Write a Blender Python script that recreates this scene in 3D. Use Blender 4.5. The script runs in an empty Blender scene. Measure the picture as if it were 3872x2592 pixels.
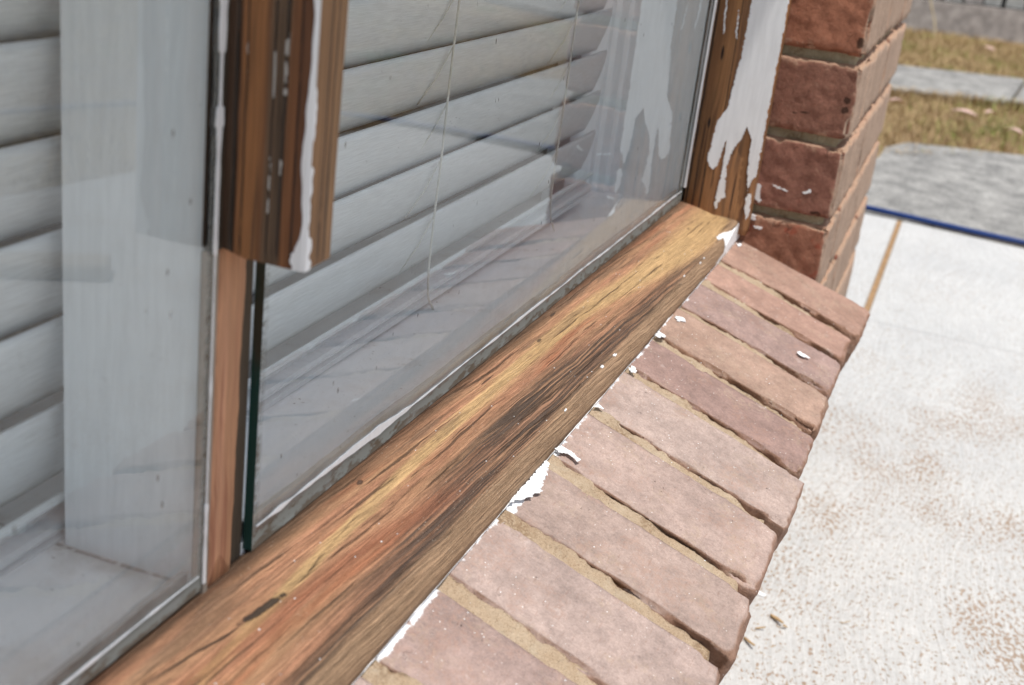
import bpy, math, random
import numpy as np
from mathutils import Matrix, Vector, noise as mn
rad = math.radians
random.seed(7)
S = bpy.context.scene
COL = S.collection

# ------------------------------------------------------------------ camera
camd = bpy.data.cameras.new('camera'); cam = bpy.data.objects.new('camera', camd); COL.objects.link(cam)
camd.sensor_fit = 'HORIZONTAL'; camd.sensor_width = 36; camd.lens = 45.03
camd.clip_start = .02; camd.clip_end = 600
MC = ((0.34788, -0.29590, 0.88962), (-0.93040, -0.22579, 0.28873), (0.11543, -0.92815, -0.35386))
CP = (-1.3588, -0.2681, 0.3356)
m = Matrix.Identity(4)
for i in range(3):
    m[i][0] = MC[i][0]; m[i][1] = -MC[i][1]; m[i][2] = -MC[i][2]; m[i][3] = CP[i]
cam.matrix_world = m
camd.dof.use_dof = True; camd.dof.focus_distance = .86; camd.dof.aperture_fstop = 10.8
S.camera = cam
# ------------------------------------------------------------------ light
SUN = Vector((-.10, -.27, .95)).normalized()
W = bpy.data.worlds.new('World'); S.world = W; W.use_nodes = True
wn = W.node_tree.nodes; wl = W.node_tree.links
sky = wn.new('ShaderNodeTexSky'); sky.sky_type = 'NISHITA'; sky.sun_disc = False
sky.sun_elevation = math.asin(SUN.z); sky.sun_rotation = math.atan2(SUN.x, SUN.y)
hs = wn.new('ShaderNodeHueSaturation'); hs.inputs['Saturation'].default_value = .5
wl.new(sky.outputs[0], hs.inputs['Color']); wl.new(hs.outputs[0], wn['Background'].inputs[0]); wn['Background'].inputs[1].default_value = .12
sd = bpy.data.lights.new('sun', 'SUN'); sd.energy = 3.0; sd.angle = rad(.5); sd.color = (1, .97, .92)
sun = bpy.data.objects.new('sun', sd); COL.objects.link(sun)
sun.rotation_euler = SUN.to_track_quat('Z', 'Y').to_euler(); sun.location = (0, -2, 4)
S.view_settings.view_transform = 'Standard'; S.view_settings.look = 'None'
S.view_settings.exposure = 0.60; S.view_settings.gamma = 1
S.render.resolution_x = 1024; S.render.resolution_y = 685
S.cycles.max_bounces = 10; S.cycles.transparent_max_bounces = 16; S.cycles.diffuse_bounces = 5

# ------------------------------------------------------------------ shader helper
def lin(c):
    return tuple(((v/255)/12.92 if v/255 <= .04045 else ((v/255+.055)/1.055)**2.4) for v in c)
class NT:
    def __init__(s, name):
        s.mat = bpy.data.materials.new(name); s.mat.use_nodes = True
        s.t = s.mat.node_tree; s.t.nodes.clear()
        s.out = s.t.nodes.new('ShaderNodeOutputMaterial')
        g = s.n('ShaderNodeNewGeometry'); s.geo = g; s.P = g.outputs['Position']
    def n(s, k): return s.t.nodes.new(k)
    def put(s, sock, v):
        if isinstance(v, bpy.types.NodeSocket): s.t.links.new(v, sock)
        elif isinstance(v, (tuple, list)):
            sock.default_value = tuple(v) if len(sock.default_value) == len(v) else (*v, 1)
        else: sock.default_value = v
    def m(s, op, *a, clamp=False):
        n = s.n('ShaderNodeMath'); n.operation = op; n.use_clamp = clamp
        for i, v in enumerate(a): s.put(n.inputs[i], v)
        return n.outputs[0]
    def add(s, a, b): return s.m('ADD', a, b)
    def sub(s, a, b): return s.m('SUBTRACT', a, b)
    def mul(s, a, b): return s.m('MULTIPLY', a, b)
    def mx(s, a, b): return s.m('MAXIMUM', a, b)
    def ab(s, a): return s.m('ABSOLUTE', a)
    def vm(s, op, a, b):
        n = s.n('ShaderNodeVectorMath'); n.operation = op
        s.put(n.inputs[0], a); s.put(n.inputs[1], b); return n.outputs[0] if op != 'DOT_PRODUCT' else n.outputs['Value']
    def scale(s, v, k): return s.vm('MULTIPLY', v, k)
    def sep(s, v):
        n = s.n('ShaderNodeSeparateXYZ'); s.put(n.inputs[0], v); return n.outputs[0], n.outputs[1], n.outputs[2]
    def vec(s, x, y, z):
        n = s.n('ShaderNodeCombineXYZ')
        for i, v in enumerate((x, y, z)): s.put(n.inputs[i], v)
        return n.outputs[0]
    def noise(s, v, sc=1, det=3, ro=.55, dist=0, col=False):
        n = s.n('ShaderNodeTexNoise'); s.put(n.inputs['Vector'], v)
        n.inputs['Scale'].default_value = sc; n.inputs['Detail'].default_value = det
        n.inputs['Roughness'].default_value = ro; n.inputs['Distortion'].default_value = dist
        return n.outputs[1 if col else 0]
    def vor(s, v, sc=1, feat='F1', out='Distance'):
        n = s.n('ShaderNodeTexVoronoi'); s.put(n.inputs['Vector'], v); n.feature = feat
        n.inputs['Scale'].default_value = sc; return n.outputs[out]
    def ss(s, x, a, b, lo=0., hi=1.):
        n = s.n('ShaderNodeMapRange'); n.interpolation_type = 'SMOOTHSTEP'
        s.put(n.inputs[0], x); n.inputs[1].default_value = a; n.inputs[2].default_value = b
        n.inputs[3].default_value = lo; n.inputs[4].default_value = hi; return n.outputs[0]
    def mix(s, f, a, b):
        n = s.n('ShaderNodeMix'); n.data_type = 'RGBA'
        s.put(n.inputs[0], f); s.put(n.inputs[6], a); s.put(n.inputs[7], b); return n.outputs[2]
    def mulc(s, c, f):   # colour * scalar
        return s.vm('MULTIPLY', c, s.vec(f, f, f))
    def curve(s, x, x0, x1, pts, y0, y1):  # piecewise curve through pts (x,y) in real units
        u = s.ss(x, x0, x1); u.node.interpolation_type = 'LINEAR'
        n = s.n('ShaderNodeFloatCurve'); s.put(n.inputs['Value'], u)
        c = n.mapping.curves[0]
        q = [((a-x0)/(x1-x0), (b-y0)/(y1-y0)) for a, b in pts]
        c.points[0].location = q[0]; c.points[1].location = q[-1]
        for p in q[1:-1]: c.points.new(*p)
        n.mapping.update()
        return s.add(s.mul(n.outputs[0], y1-y0), y0)
    def bsdf(s, col, rough=.7, h=None, hd=.001, spec=.5, trans=None, metal=0, sheen=None):
        b = s.n('ShaderNodeBsdfPrincipled'); s.put(b.inputs['Base Color'], col); s.put(b.inputs['Roughness'], rough)
        s.put(b.inputs['Specular IOR Level'], spec); s.put(b.inputs['Metallic'], metal)
        if trans is not None: s.put(b.inputs['Transmission Weight'], trans)
        if h is not None:
            u = s.n('ShaderNodeBump'); u.inputs['Distance'].default_value = hd; u.inputs['Strength'].default_value = 1
            s.put(u.inputs['Height'], h); s.t.links.new(u.outputs[0], b.inputs['Normal'])
        return b.outputs[0]
    def done(s, sh): s.t.links.new(sh, s.out.inputs[0]); return s.mat

def simple(name, rgb, rough=.7, var=.15, sc=60, bump=.0004, spec=.4):
    g = NT(name); n = g.noise(g.P, sc, 5)
    f = g.ss(n, .25, .75, 1-var, 1+var)
    return g.done(g.bsdf(g.mulc(rgb, f), rough, n, bump, spec))

# ---- timber of the sill, grain along x
def wood_sill():
    g = NT('sill_timber'); x, y, z = g.sep(g.P)
    wv = g.noise(g.vec(g.mul(x, 6), g.mul(y, 26), g.mul(z, 20)), 1, 3)
    wv2 = g.noise(g.vec(g.mul(x, 30), g.mul(y, 60), 4), 1, 3)
    w = g.add(g.add(y, g.mul(z, .6)), g.mul(x, .050))
    w = g.add(w, g.add(g.mul(g.sub(wv, .5), .009), g.mul(g.sub(wv2, .5), .0022)))
    def gn(kx, kw, sd, det=4, ro=.62): return g.noise(g.vec(g.mul(x, kx), g.mul(w, kw), sd), 1, det, ro)
    fine = gn(60, 1500, 0); med = gn(9, 420, 3, 5); big = gn(3.2, 75, 8, 3); crk = gn(5.5, 560, 21, 5, .66); hair = gn(10, 1000, 33, 4)
    pit = g.noise(g.P, 1400, 2, .7)
    col = g.mix(g.ss(big, .35, .65), (.42, .205, .118), (.45, .25, .135))
    col = g.mix(g.mul(g.ss(gn(4.5, 55, 15, 3), .50, .70), .8), col, (.36, .128, .062))
    yc = g.curve(x, -1.0, 0, [(-1.0, -.031), (-.78, -.022), (-.5, -.020), (-.41, -.022), (-.297, -.032), (-.148, -.040), (0, -.044)], -.08, .02)
    dy = g.add(g.ab(g.sub(y, yc)), g.mul(g.sub(med, .5), .010))
    wid = g.curve(x, -1.0, 0, [(-1, .003), (-.8, .005), (-.6, .007), (-.35, .013), (-.15, .026), (0, .034)], 0, .1)
    yel = g.m('SUBTRACT', 1, g.m('DIVIDE', dy, wid), clamp=True)
    col = g.mix(g.mul(g.ss(yel, 0, .7), .85), col, (.55, .36, .17))
    # weathered dark belt near the front
    yb = g.curve(x, -1.0, 0, [(-1.0, -.053), (-.85, -.045), (-.73, -.037), (-.61, -.033), (-.47, -.040), (-.35, -.046), (-.2, -.056), (-.08, -.063), (0, -.050)], -.08, .02)
    t = g.sub(yb, y)
    belt = g.ss(g.add(t, g.mul(g.sub(big, .5), .03)), -.006, .008)
    col = g.mix(g.mul(belt, .60), col, (.20, .115, .070))
    strk = g.ss(g.add(g.mul(med, .45), g.mul(crk, .55)), .445, .545)
    col = g.mix(g.mul(g.mul(belt, strk), .92), col, (.065, .045, .035))
    col = g.mix(g.mul(g.mul(belt, g.ss(hair, .54, .62)), .6), col, (.06, .042, .032))
    # a red streak at the near left
    rc = g.curve(x, -1.0, -.7, [(-1.0, -.028), (-.85, -.036), (-.77, -.047), (-.7, -.055)], -.08, 0)
    col = g.mix(g.mul(g.mul(g.ss(g.ab(g.sub(y, rc)), .007, .001), g.ss(x, -.72, -.78)), .5), col, (.29, .105, .055))
    # dark split lines
    c2 = gn(5.5, 230, 41, 5, .66); line = g.mul(g.ss(c2, .585, .64), g.ss(crk, .36, .5))
    col = g.mix(g.mul(line, .8), col, (.10, .058, .036))
    h1 = g.ss(hair, .60, .68); col = g.mix(g.mul(h1, .35), col, (.16, .085, .05))
    # smooth brown front face
    fr = g.ss(g.add(y, g.mul(g.sub(med, .5), .005)), -.0565, -.0620)
    brown = g.mix(g.ss(gn(20, 260, 51, 4), .35, .65), (.30, .19, .112), (.37, .24, .145))
    col = g.mix(g.mul(fr, .92), col, brown)
    ft = g.ss(g.add(y, g.mul(g.sub(big, .5), .014)), -.012, -.001)
    col = g.mix(g.mul(ft, .8), col, (.12, .065, .038))
    st = g.mul(g.ss(y, -.034, -.008), g.ss(gn(9, 120, 5, 4), .48, .62))
    col = g.mix(g.mul(st, .7), col, (.17, .105, .065))
    def blot(cx, cy, lx, ly, slope=0):
        dx = g.mul(g.sub(x, cx), 1/lx); dyy = g.mul(g.sub(g.sub(y, cy), g.mul(g.sub(x, cx), slope)), 1/ly)
        d = g.add(g.m('SQRT', g.add(g.mul(dx, dx), g.mul(dyy, dyy))), g.mul(g.sub(g.noise(g.P, 260, 4), .5), 1.3))
        return g.ss(d, 1.1, .8)
    k = blot(-.922, -.0250, .017, .0017, -.10)
    for b in ((-.516, -.015, .004, .0010), (-.459, -.006, .006, .0009), (-.794, -.009, .003, .0013), (-.613, -.012, .010, .0006), (-.09, -.03, .003, .0012)):
        k = g.mx(k, g.mul(blot(*b), .8))
    sl = g.ab(g.sub(g.add(y, g.mul(g.sub(wv2, .5), .003)), g.curve(x, -1.1, -.8, [(-1.1, -.004), (-.975, -.0185), (-.935, -.0245), (-.893, -.0270), (-.851, -.0235), (-.823, -.0225), (-.8, -.022)], -.04, .02)))
    k = g.mx(k, g.mul(g.mul(g.mul(g.ss(sl, .0007, .0002), g.ss(x, -1.02, -.97)), g.ss(x, -.80, -.83)), g.mul(g.ss(med, .42, .58), g.ss(x, -.845, -.90, .35, 1))))
    pore = g.ss(gn(150, 2600, 61, 2), .64, .70)
    col = g.mix(g.mul(pore, .55), col, (.10, .06, .04))
    col = g.mix(g.mul(k, .92), col, (.030, .024, .022))
    sp = g.vor(g.P, 420); on = g.ss(g.noise(g.P, 30, 2), .5, .62)
    col = g.mix(g.mul(g.mul(g.ss(sp, .15, .07), on), .6), col, (.7, .62, .5))
    col = g.mix(.04, col, (.24, .185, .14)); col = g.mulc(col, g.ss(fine, .25, .75, .74, 1.2)); col = g.mulc(col, g.ss(pit, .3, .7, .82, 1.16))
    h = g.add(g.add(g.mul(fine, .5), g.mul(pit, .35)), g.add(g.mul(g.ss(crk, .4, .62), -.9), g.add(g.mul(line, -1.2), g.mul(k, -3))))
    return g.done(g.bsdf(col, .78, h, .0007, .22))

# ---- vertical timber (jamb, bead)
def wood_vert(name, a, b, dark, lines=(), specks=0, seed=0, across='y', rough=.6, knots=(), bands=()):
    g = NT(name); x, y, z = g.sep(g.P)
    q = g.add(y, x)
    wv = g.noise(g.vec(g.mul(q, 18), g.mul(z, 7), seed), 1, 2)
    w = g.add(q, g.mul(g.sub(wv, .5), .006))
    fine = g.noise(g.vec(g.mul(w, 900), g.mul(z, 25), seed), 1, 4, .6)
    med = g.noise(g.vec(g.mul(w, 230), g.mul(z, 7), seed+4), 1, 3, .6)
    big = g.noise(g.vec(g.mul(w, 110), g.mul(z, 3), seed+9), 1, 2, .5)
    col = g.mix(g.ss(big, .38, .62), a, b)
    for (c0, hw, cc, st) in bands:
        v = g.add(y if across == 'y' else x, g.mul(g.sub(big, .5), .006))
        col = g.mix(g.mul(g.ss(g.ab(g.sub(v, c0)), hw, hw*.55), st), col, cc)
    col = g.mix(g.mul(g.ss(med, .5, .68), .75), col, dark)
    h = g.mul(fine, .5)
    for (c, wd, zlo, zhi) in lines:
        v = y if across == 'y' else x
        d = g.ab(g.sub(g.add(v, g.mul(g.sub(g.noise(g.vec(0, 0, g.mul(z, 28)), 1, 3), .5), .0022)), c))
        l = g.ss(d, wd, wd*.35)
        l = g.mul(l, g.mul(g.ss(z, zlo, zlo+.01), g.ss(z, zhi, zhi-.02)))
        l = g.mul(l, g.ss(g.noise(g.vec(g.mul(v, 100), 0, g.mul(z, 45)), 1, 3), .3, .45))
        col = g.mix(g.mul(l, .85), col, (.03, .022, .017)); h = g.sub(h, g.mul(l, 2))
        if specks:
            s2 = g.mul(g.ss(d, wd*1.1, wd*.6), g.ss(g.noise(g.vec(g.mul(v, 60), seed, g.mul(z, 38)), 1, 4, .6), .57, .60))
            if c < -.03 or -.006 < c < 0: s2 = g.mul(s2, .0)
            col = g.mix(g.mul(s2, specks), col, (.62, .6, .56))
    for (cy, cz, ry, rz) in knots:
        dy = g.mul(g.sub(y, cy), 1/ry); dz = g.mul(g.sub(z, cz), 1/rz)
        d = g.m('SQRT', g.add(g.mul(dy, dy), g.mul(dz, dz)))
        l = g.ss(g.add(d, g.mul(g.sub(fine, .5), .5)), 1.2, .5)
        col = g.mix(g.mul(l, .95), col, (.012, .01, .01)); h = g.sub(h, g.mul(l, 3))
    col = g.mulc(col, g.ss(fine, .25, .75, .75, 1.22))
    return g.done(g.bsdf(col, rough, h, .0006, .35))

def paint(name, rgb, dirt=.25, rough=.45, dirtcol=(.33, .29, .25)):
    g = NT(name); x, y, z = g.sep(g.P)
    n = g.noise(g.vec(g.mul(x, 260), g.mul(y, 260), g.mul(z, 30)), 1, 3)
    n2 = g.noise(g.P, 24, 5, .65); n3 = g.noise(g.P, 420, 3)
    col = g.mulc(rgb, g.ss(n, .3, .7, .95, 1.03))
    col = g.mix(g.mul(g.ss(n2, .52, .8), dirt), col, dirtcol)
    col = g.mix(g.mul(g.mul(g.ss(n3, .70, .76), g.ss(n2, .45, .6)), min(1, dirt*2)), col, (.16, .12, .09))
    return g.done(g.bsdf(col, rough, g.add(n, g.mul(n2, .6)), .00025, .4))

def brick_mat(name, face=False):
    g = NT(name); oi = g.n('ShaderNodeObjectInfo'); c = oi.outputs['Color']; al = oi.outputs['Alpha']; rnd = oi.outputs['Random']
    x, y, z = g.sep(g.P)
    off = g.mul(rnd, 37.)
    P = g.vm('ADD', g.P, g.vec(off, off, off))
    big = g.noise(P, 18, 4, .6); med = g.noise(P, 75, 5, .65); fin = g.noise(P, 700, 3, .7)
    col = g.mulc(c, g.ss(big, .3, .7, .86, 1.12))
    col = g.mulc(col, g.ss(med, .3, .7, .88, 1.12)); col = g.mulc(col, g.ss(fin, .3, .7, .93, 1.16))
    nx, ny, nz = g.sep(g.geo.outputs['Normal'])
    if face:     # worn, dusty outer wall face against the fresh dark reveal
        out = g.ss(g.add(ny, g.mul(g.sub(med, .5), .25)), -.45, -.75)
        fc = g.mulc((.36, .255, .19), g.ss(g.noise(g.vec(g.mul(x, 60), g.mul(y, 60), g.mul(z, 9)), 1, 4), .3, .7, .82, 1.12))
        col = g.mix(out, col, fc)
        up = g.ss(nz, .35, .7)
        col = g.mix(g.mul(up, .8), col, (.40, .26, .175))
        sand = g.ss(fin, .62, .68)
        col = g.mix(g.mul(sand, .4), col, (.33, .22, .15))
        arr = g.mul(g.ss(g.noise(P, 45, 4, .7), .5, .6), g.ss(g.geo.outputs['Pointiness'], .5, .53))
        col = g.mix(g.mul(arr, .7), col, (.42, .26, .18))
        # dark spots painted in for the shade of pits in the reveal
        for (py, pz, ry, rz) in ((-.1506, .1373, .0035, .004), (-.1504, .1275, .0035, .004), (-.1519, .1974, .004, .006), (-.1428, .0135, .006, .003), (-.11, .118, .005, .0012), (-.1, .116, .003, .001)):
            dy = g.mul(g.sub(y, py), 1/ry); dz = g.mul(g.sub(z, pz), 1/rz)
            dd = g.add(g.m('SQRT', g.add(g.mul(dy, dy), g.mul(dz, dz))), g.mul(g.sub(g.noise(g.P, 300, 3), .5), 1.2))
            pp_ = g.mul(g.ss(dd, 1.15, .7), g.ss(nx, -.5, -.8)); col = g.mix(g.mul(pp_, .85), col, (.035, .018, .012))
        rd = g.mul(g.mul(g.ss(g.noise(P, 60, 3), .55, .65), g.ss(z, .03, .01)), g.ss(nx, -.6, -.9))
        col = g.mix(g.mul(rd, .5), col, (.30, .055, .03))
    else:
        # rough broken side and arris, their shade painted in as darker brown
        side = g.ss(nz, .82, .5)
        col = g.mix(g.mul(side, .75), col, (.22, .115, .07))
        # yellow mortar smears
        sm = g.mul(g.mul(g.ss(g.noise(P, 30, 5, .65), .52, .64), g.ss(g.noise(P, 300, 4, .7), .42, .58)), .45)
        col = g.mix(sm, col, (.36, .27, .20))
        whi = g.mul(g.ss(g.noise(P, 52, 5, .7), .60, .72), .35)
        col = g.mix(whi, col, (.62, .52, .48))
        # fine scratches along x
        scr = g.noise(g.vec(g.mul(x, 90), g.mul(y, 700), 0), 1, 3, .7)
        col = g.mix(g.mul(g.ss(scr, .56, .70), .4), col, (.26, .15, .11)); s3 = g.noise(g.vec(g.mul(x, 800), g.mul(y, 70), 5), 1, 3, .7); col = g.mix(g.mul(g.ss(s3, .58, .70), .22), col, (.52, .42, .38))
        pl = g.mul(g.ss(g.noise(P, 26, 3, .6), .50, .60), g.ss(g.noise(P, 260, 4, .7), .42, .6)); col = g.mix(g.mul(pl, .35), col, (.27, .155, .11))
        # speckles
        v = g.vor(P, 240); col = g.mix(g.mul(g.mul(g.ss(v, .12, .06), g.ss(g.noise(P, 60, 2), .5, .6)), .85), col, (.85, .84, .82))
        # white paint left along the timber, width by brick
        e = g.add(y, .0655)   # 0 at the timber, negative outwards
        wdt = g.mul(al, .014)
        pe = g.add(e, g.add(wdt, g.mul(g.sub(g.noise(P, 90, 5, .7), .5), .011)))
        pw = g.mul(g.ss(pe, -.0002, .0012), g.ss(g.add(g.noise(P, 40, 3), g.mul(al, .35)), .50, .56))
        pw = g.mul(pw, g.ss(al, .01, .05))
        brush = g.noise(g.vec(g.mul(x, 60), g.mul(y, 1200), 0), 1, 2)
        col = g.mix(g.mul(pw, g.ss(brush, .2, .5, .72, 1)), col, (.78, .79, .81))
    pv = g.vor(g.vm('ADD', g.scale(P, (150, 150, 150)), g.scale(g.noise(P, 300, 2, .6, 0, col=True), (2, 2, 2))), 1); pit = g.mul(g.ss(pv, .14, .04), g.ss(g.noise(P, 33, 2), .58, .66)); gr = g.noise(P, 260, 4, .75)
    col = g.mix(g.mul(pit, .7), col, (.09, .045, .03))
    cr = g.vor(g.vm('ADD', P, g.scale(g.noise(P, 60, 3, .6, 0, col=True), (.03, .03, .03))), 14, 'DISTANCE_TO_EDGE'); crk = g.mul(g.ss(cr, .012, .004), g.ss(g.noise(P, 13, 2), .64, .70))
    col = g.mix(g.mul(crk, .55), col, (.12, .06, .04))
    col = g.mulc(col, g.ss(gr, .3, .7, .88, 1.1))
    h = g.add(g.add(g.mul(fin, .6), g.mul(gr, 1.2)), g.add(g.mul(med, 1.2), g.add(big, g.mul(g.add(pit, crk), -2.))))
    return g.done(g.bsdf(col, .88, h, .0009, .18))

def mortar_mat(name, c1, c2):
    g = NT(name); a = g.noise(g.P, 50, 5, .6); b = g.noise(g.P, 900, 2, .7); d = g.noise(g.P, 300, 4, .7)
    col = g.mix(g.ss(a, .3, .7), c1, c2)
    col = g.mix(g.mul(g.ss(b, .58, .66), .5), col, (.20, .12, .06))
    col = g.mix(g.mul(g.ss(b, .42, .34), .4), col, (.62, .5, .36))
    crumbs = g.mul(g.ss(g.noise(g.P, 24, 4), .50, .62), g.ss(d, .40, .55))
    col = g.mix(g.mul(crumbs, .6), col, (.23, .14, .075)); col = g.mix(g.mul(g.ss(g.noise(g.P, 60, 4, .6), .56, .68), .5), col, (.52, .43, .32))
    return g.done(g.bsdf(col, .95, g.add(g.mul(d, 1.2), g.mul(b, .6)), .0028, .15))

def slab_mat():
    g = NT('broomed_white_concrete'); x, y, z = g.sep(g.P)
    dist = g.noise(g.P, 2.2, 3, .5, 0, col=True)
    Pd = g.vm('ADD', g.P, g.scale(g.vm('SUBTRACT', dist, (.5, .5, .5)), (.10, .16, 0)))
    xd, yd, zd = g.sep(Pd)
    sw = g.noise(g.P, 1.3, 2, .5); br = g.noise(g.vec(g.mul(xd, 9), g.add(g.mul(yd, 190), g.mul(sw, 60)), 0), 1, 3, .6)
    gr = g.noise(g.P, 190, 5, .7); gr2 = g.noise(g.P, 70, 4, .6); bg = g.noise(g.P, 3.2, 4, .6)
    col = g.mix(g.ss(bg, .3, .7), (.47, .468, .46), (.525, .52, .505))
    col = g.mulc(col, g.ss(br, .3, .7, .93, 1.04))
    col = g.mulc(col, g.ss(gr, .3, .7, .92, 1.05)); col = g.mulc(col, g.ss(gr2, .3, .7, .95, 1.04))
    # tan saw dust caught in the grooves
    def spot(cx, cy, r, sx=1):
        dx = g.mul(g.sub(x, cx), 1/(r*sx)); dy = g.mul(g.sub(y, cy), 1/r)
        return g.ss(g.m('SQRT', g.add(g.mul(dx, dx), g.mul(dy, dy))), 1.5, .1)
    pat = g.add(.26, g.mul(g.ss(g.noise(g.P, 4.5, 3, .6), .42, .66), .42))
    for q in ((.515, -.331, .05, 2.5), (.261, -.217, .04, 2.2), (.05, -.46, .055, 2), (.877, -.409, .06, 3), (.388, -.453, .04, 2), (.1, -.42, .05, 2)):
        pat = g.mx(pat, g.mul(spot(*q), .75))
    near = g.ss(x, 1.25, .7, .45, 1)
    dst = g.noise(g.vec(g.mul(xd, 105), g.mul(yd, 205), 0), 1, 4, .68)
    dst = g.add(g.mul(dst, .75), g.mul(g.noise(g.P, 160, 2, .6), .25))
    msk = g.ss(g.add(dst, g.mul(g.mul(pat, near), .15)), .606, .634)
    col = g.mix(g.mul(msk, .8), col, (.27, .175, .105))
    v = g.vor(g.vec(g.mul(x, 60), g.mul(y, 130), 0), 1); col = g.mix(g.mul(g.ss(v, .10, .05), g.mul(g.ss(g.noise(g.P, 16, 2), .5, .6), .8)), col, (.34, .22, .12))
    fold = g.ss(g.ab(g.add(y, g.add(.26, g.mul(g.sub(gr2, .5), .01)))), .004, .001)
    fold = g.mul(fold, g.ss(x, 1.25, 1.6))
    col = g.mix(g.mul(fold, .25), col, (.4, .38, .35))
    h = g.add(g.mul(br, 2.2), g.add(g.mul(gr, 1.8), g.mul(gr2, .7)))
    return g.done(g.bsdf(col, .9, h, .0011, .2))

def old_concrete():
    g = NT('old_grey_concrete'); a = g.noise(g.P, 9, 5, .65); b = g.noise(g.P, 120, 4, .75); c = g.noise(g.P, 35, 4, .7)
    col = g.mix(g.ss(a, .35, .65), (.20, .195, .185), (.33, .32, .30))
    col = g.mulc(col, g.ss(b, .3, .7, .68, 1.3)); col = g.mulc(col, g.ss(c, .3, .7, .82, 1.15))
    return g.done(g.bsdf(col, .95, g.add(b, c), .004, .2))

def soil_mat():
    g = NT('dry_lawn_soil'); a = g.noise(g.P, 5, 5, .65); b = g.noise(g.P, 60, 4, .7)
    col = g.mix(g.ss(a, .35, .65), (.23, .15, .085), (.34, .25, .13)); col = g.mix(g.ss(g.noise(g.P, 3.1, 3), .58, .70), col, (.17, .17, .07))
    col = g.mulc(col, g.ss(b, .3, .7, .55, 1.35))
    return g.done(g.bsdf(col, .95, b, .01, .1))

def blade_mat():
    g = NT('grass_blades'); r = g.geo.outputs['Random Per Island']
    a = g.noise(g.P, 3.3, 3, .6)
    dry = g.mix(r, (.27, .18, .085), (.50, .37, .20)); grn = g.mix(r, (.13, .18, .04), (.27, .30, .08))
    f = g.ss(g.add(a, g.mul(g.sub(r, .5), .35)), .60, .72)
    return g.done(g.bsdf(g.mix(f, dry, grn), .7, None, 0, .2))

def glass_mat():
    g = NT('window_glass')
    d = g.m('MINIMUM', g.ab(g.vm('DOT_PRODUCT', g.geo.outputs['Incoming'], g.geo.outputs['Normal'])), 1)
    p = g.m('POWER', g.sub(1, d), 5)
    R = g.add(F0, g.mul(p, .75))
    tr = g.n('ShaderNodeBsdfTransparent'); tr.inputs[0].default_value = (.93, .955, .945, 1)
    tc = g.n('ShaderNodeBsdfTransparent')
    gl = g.n('ShaderNodeBsdfGlossy'); gl.inputs['Roughness'].default_value = .012; gl.inputs['Color'].default_value = (1, 1, 1, 1)
    m1 = g.n('ShaderNodeMixShader'); g.put(m1.inputs[0], R); g.t.links.new(tr.outputs[0], m1.inputs[1]); g.t.links.new(gl.outputs[0], m1.inputs[2])
    # dust film and specks, thickened low as a painted haze over reflections
    x, y, z = g.sep(g.P)
    low = g.ss(z, .105, .03)
    film = g.mul(g.ss(g.noise(g.P, 14, 4, .6), .3, .7, .4, 1), g.add(.03, g.mul(low, .34)))
    sp = g.vor(g.P, 420); spk = g.mul(g.ss(sp, .17, .08), g.ss(g.add(g.noise(g.P, 40, 3), g.mul(low, .18)), .56, .66))
    sp2 = g.vor(g.scale(g.P, (90, 90, 40)), 1); spk2 = g.mul(g.ss(sp2, .085, .05), g.ss(g.noise(g.P, 11, 2), .5, .55))
    df = g.n('ShaderNodeBsdfDiffuse'); g.put(df.inputs[0], g.mix(g.mx(spk, spk2), (.52, .51, .49), (.13, .10, .075)))
    zr = g.sub(z, g.add(.0045, g.mul(x, -.0115)))
    gn = g.noise(g.scale(g.P, (60, 60, 160)), 1, 5, .7); gb = g.noise(g.P, 30, 4, .6)
    gm = g.ss(g.add(zr, g.mul(g.sub(gn, .5), .010)), .0115, .0075)
    gx = g.mx(g.ss(g.ab(g.add(x, .8905)), .0060, .0015), g.ss(g.ab(g.add(x, .9322)), .0065, .002))
    gx = g.mul(gx, g.ss(gn, .35, .6)); gm = g.mul(g.mx(gm, g.mul(gx, .8)), g.ss(gb, .2, .5, .45, .9))
    gcol = g.mix(g.ss(g.add(gn, g.mul(g.ss(zr, .006, 0), .12)), .52, .62), (.24, .25, .23), (.13, .10, .07))
    df2 = g.n('ShaderNodeBsdfDiffuse'); g.put(df2.inputs[0], gcol)
    amt = g.mx(film, g.mx(g.mul(spk, .6), g.mul(spk2, .75)))
    m2 = g.n('ShaderNodeMixShader'); g.put(m2.inputs[0], amt); g.t.links.new(m1.outputs[0], m2.inputs[1]); g.t.links.new(df.outputs[0], m2.inputs[2])
    m3 = g.n('ShaderNodeMixShader'); g.put(m3.inputs[0], g.geo.outputs['Backfacing']); m4 = g.n('ShaderNodeMixShader'); g.put(m4.inputs[0], gm); g.t.links.new(m2.outputs[0], m4.inputs[1]); g.t.links.new(df2.outputs[0], m4.inputs[2]); g.t.links.new(m4.outputs[0], m3.inputs[1]); g.t.links.new(tc.outputs[0], m3.inputs[2])
    return g.done(m3.outputs[0])
F0 = .08

def slat_mat():
    g = NT('embossed_white_slat'); tc = g.n('ShaderNodeTexCoord'); x, y, z = g.sep(tc.outputs['Object'])
    r = g.n('ShaderNodeObjectInfo').outputs['Random']
    gn = g.noise(g.vec(g.add(g.mul(x, 45), g.mul(r, 60)), 0, g.mul(g.add(z, g.mul(y, .5)), 1300)), 1, 3, .6)
    b = g.noise(g.vec(g.mul(x, 6), r, g.mul(z, 60)), 1, 3)
    col = g.mulc((.73, .755, .775), g.ss(b, .3, .7, .96, 1.03))
    col = g.mulc(col, g.ss(gn, .35, .65, .88, 1.05))
    return g.done(g.bsdf(col, .38, gn, .00035, .5))

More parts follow.
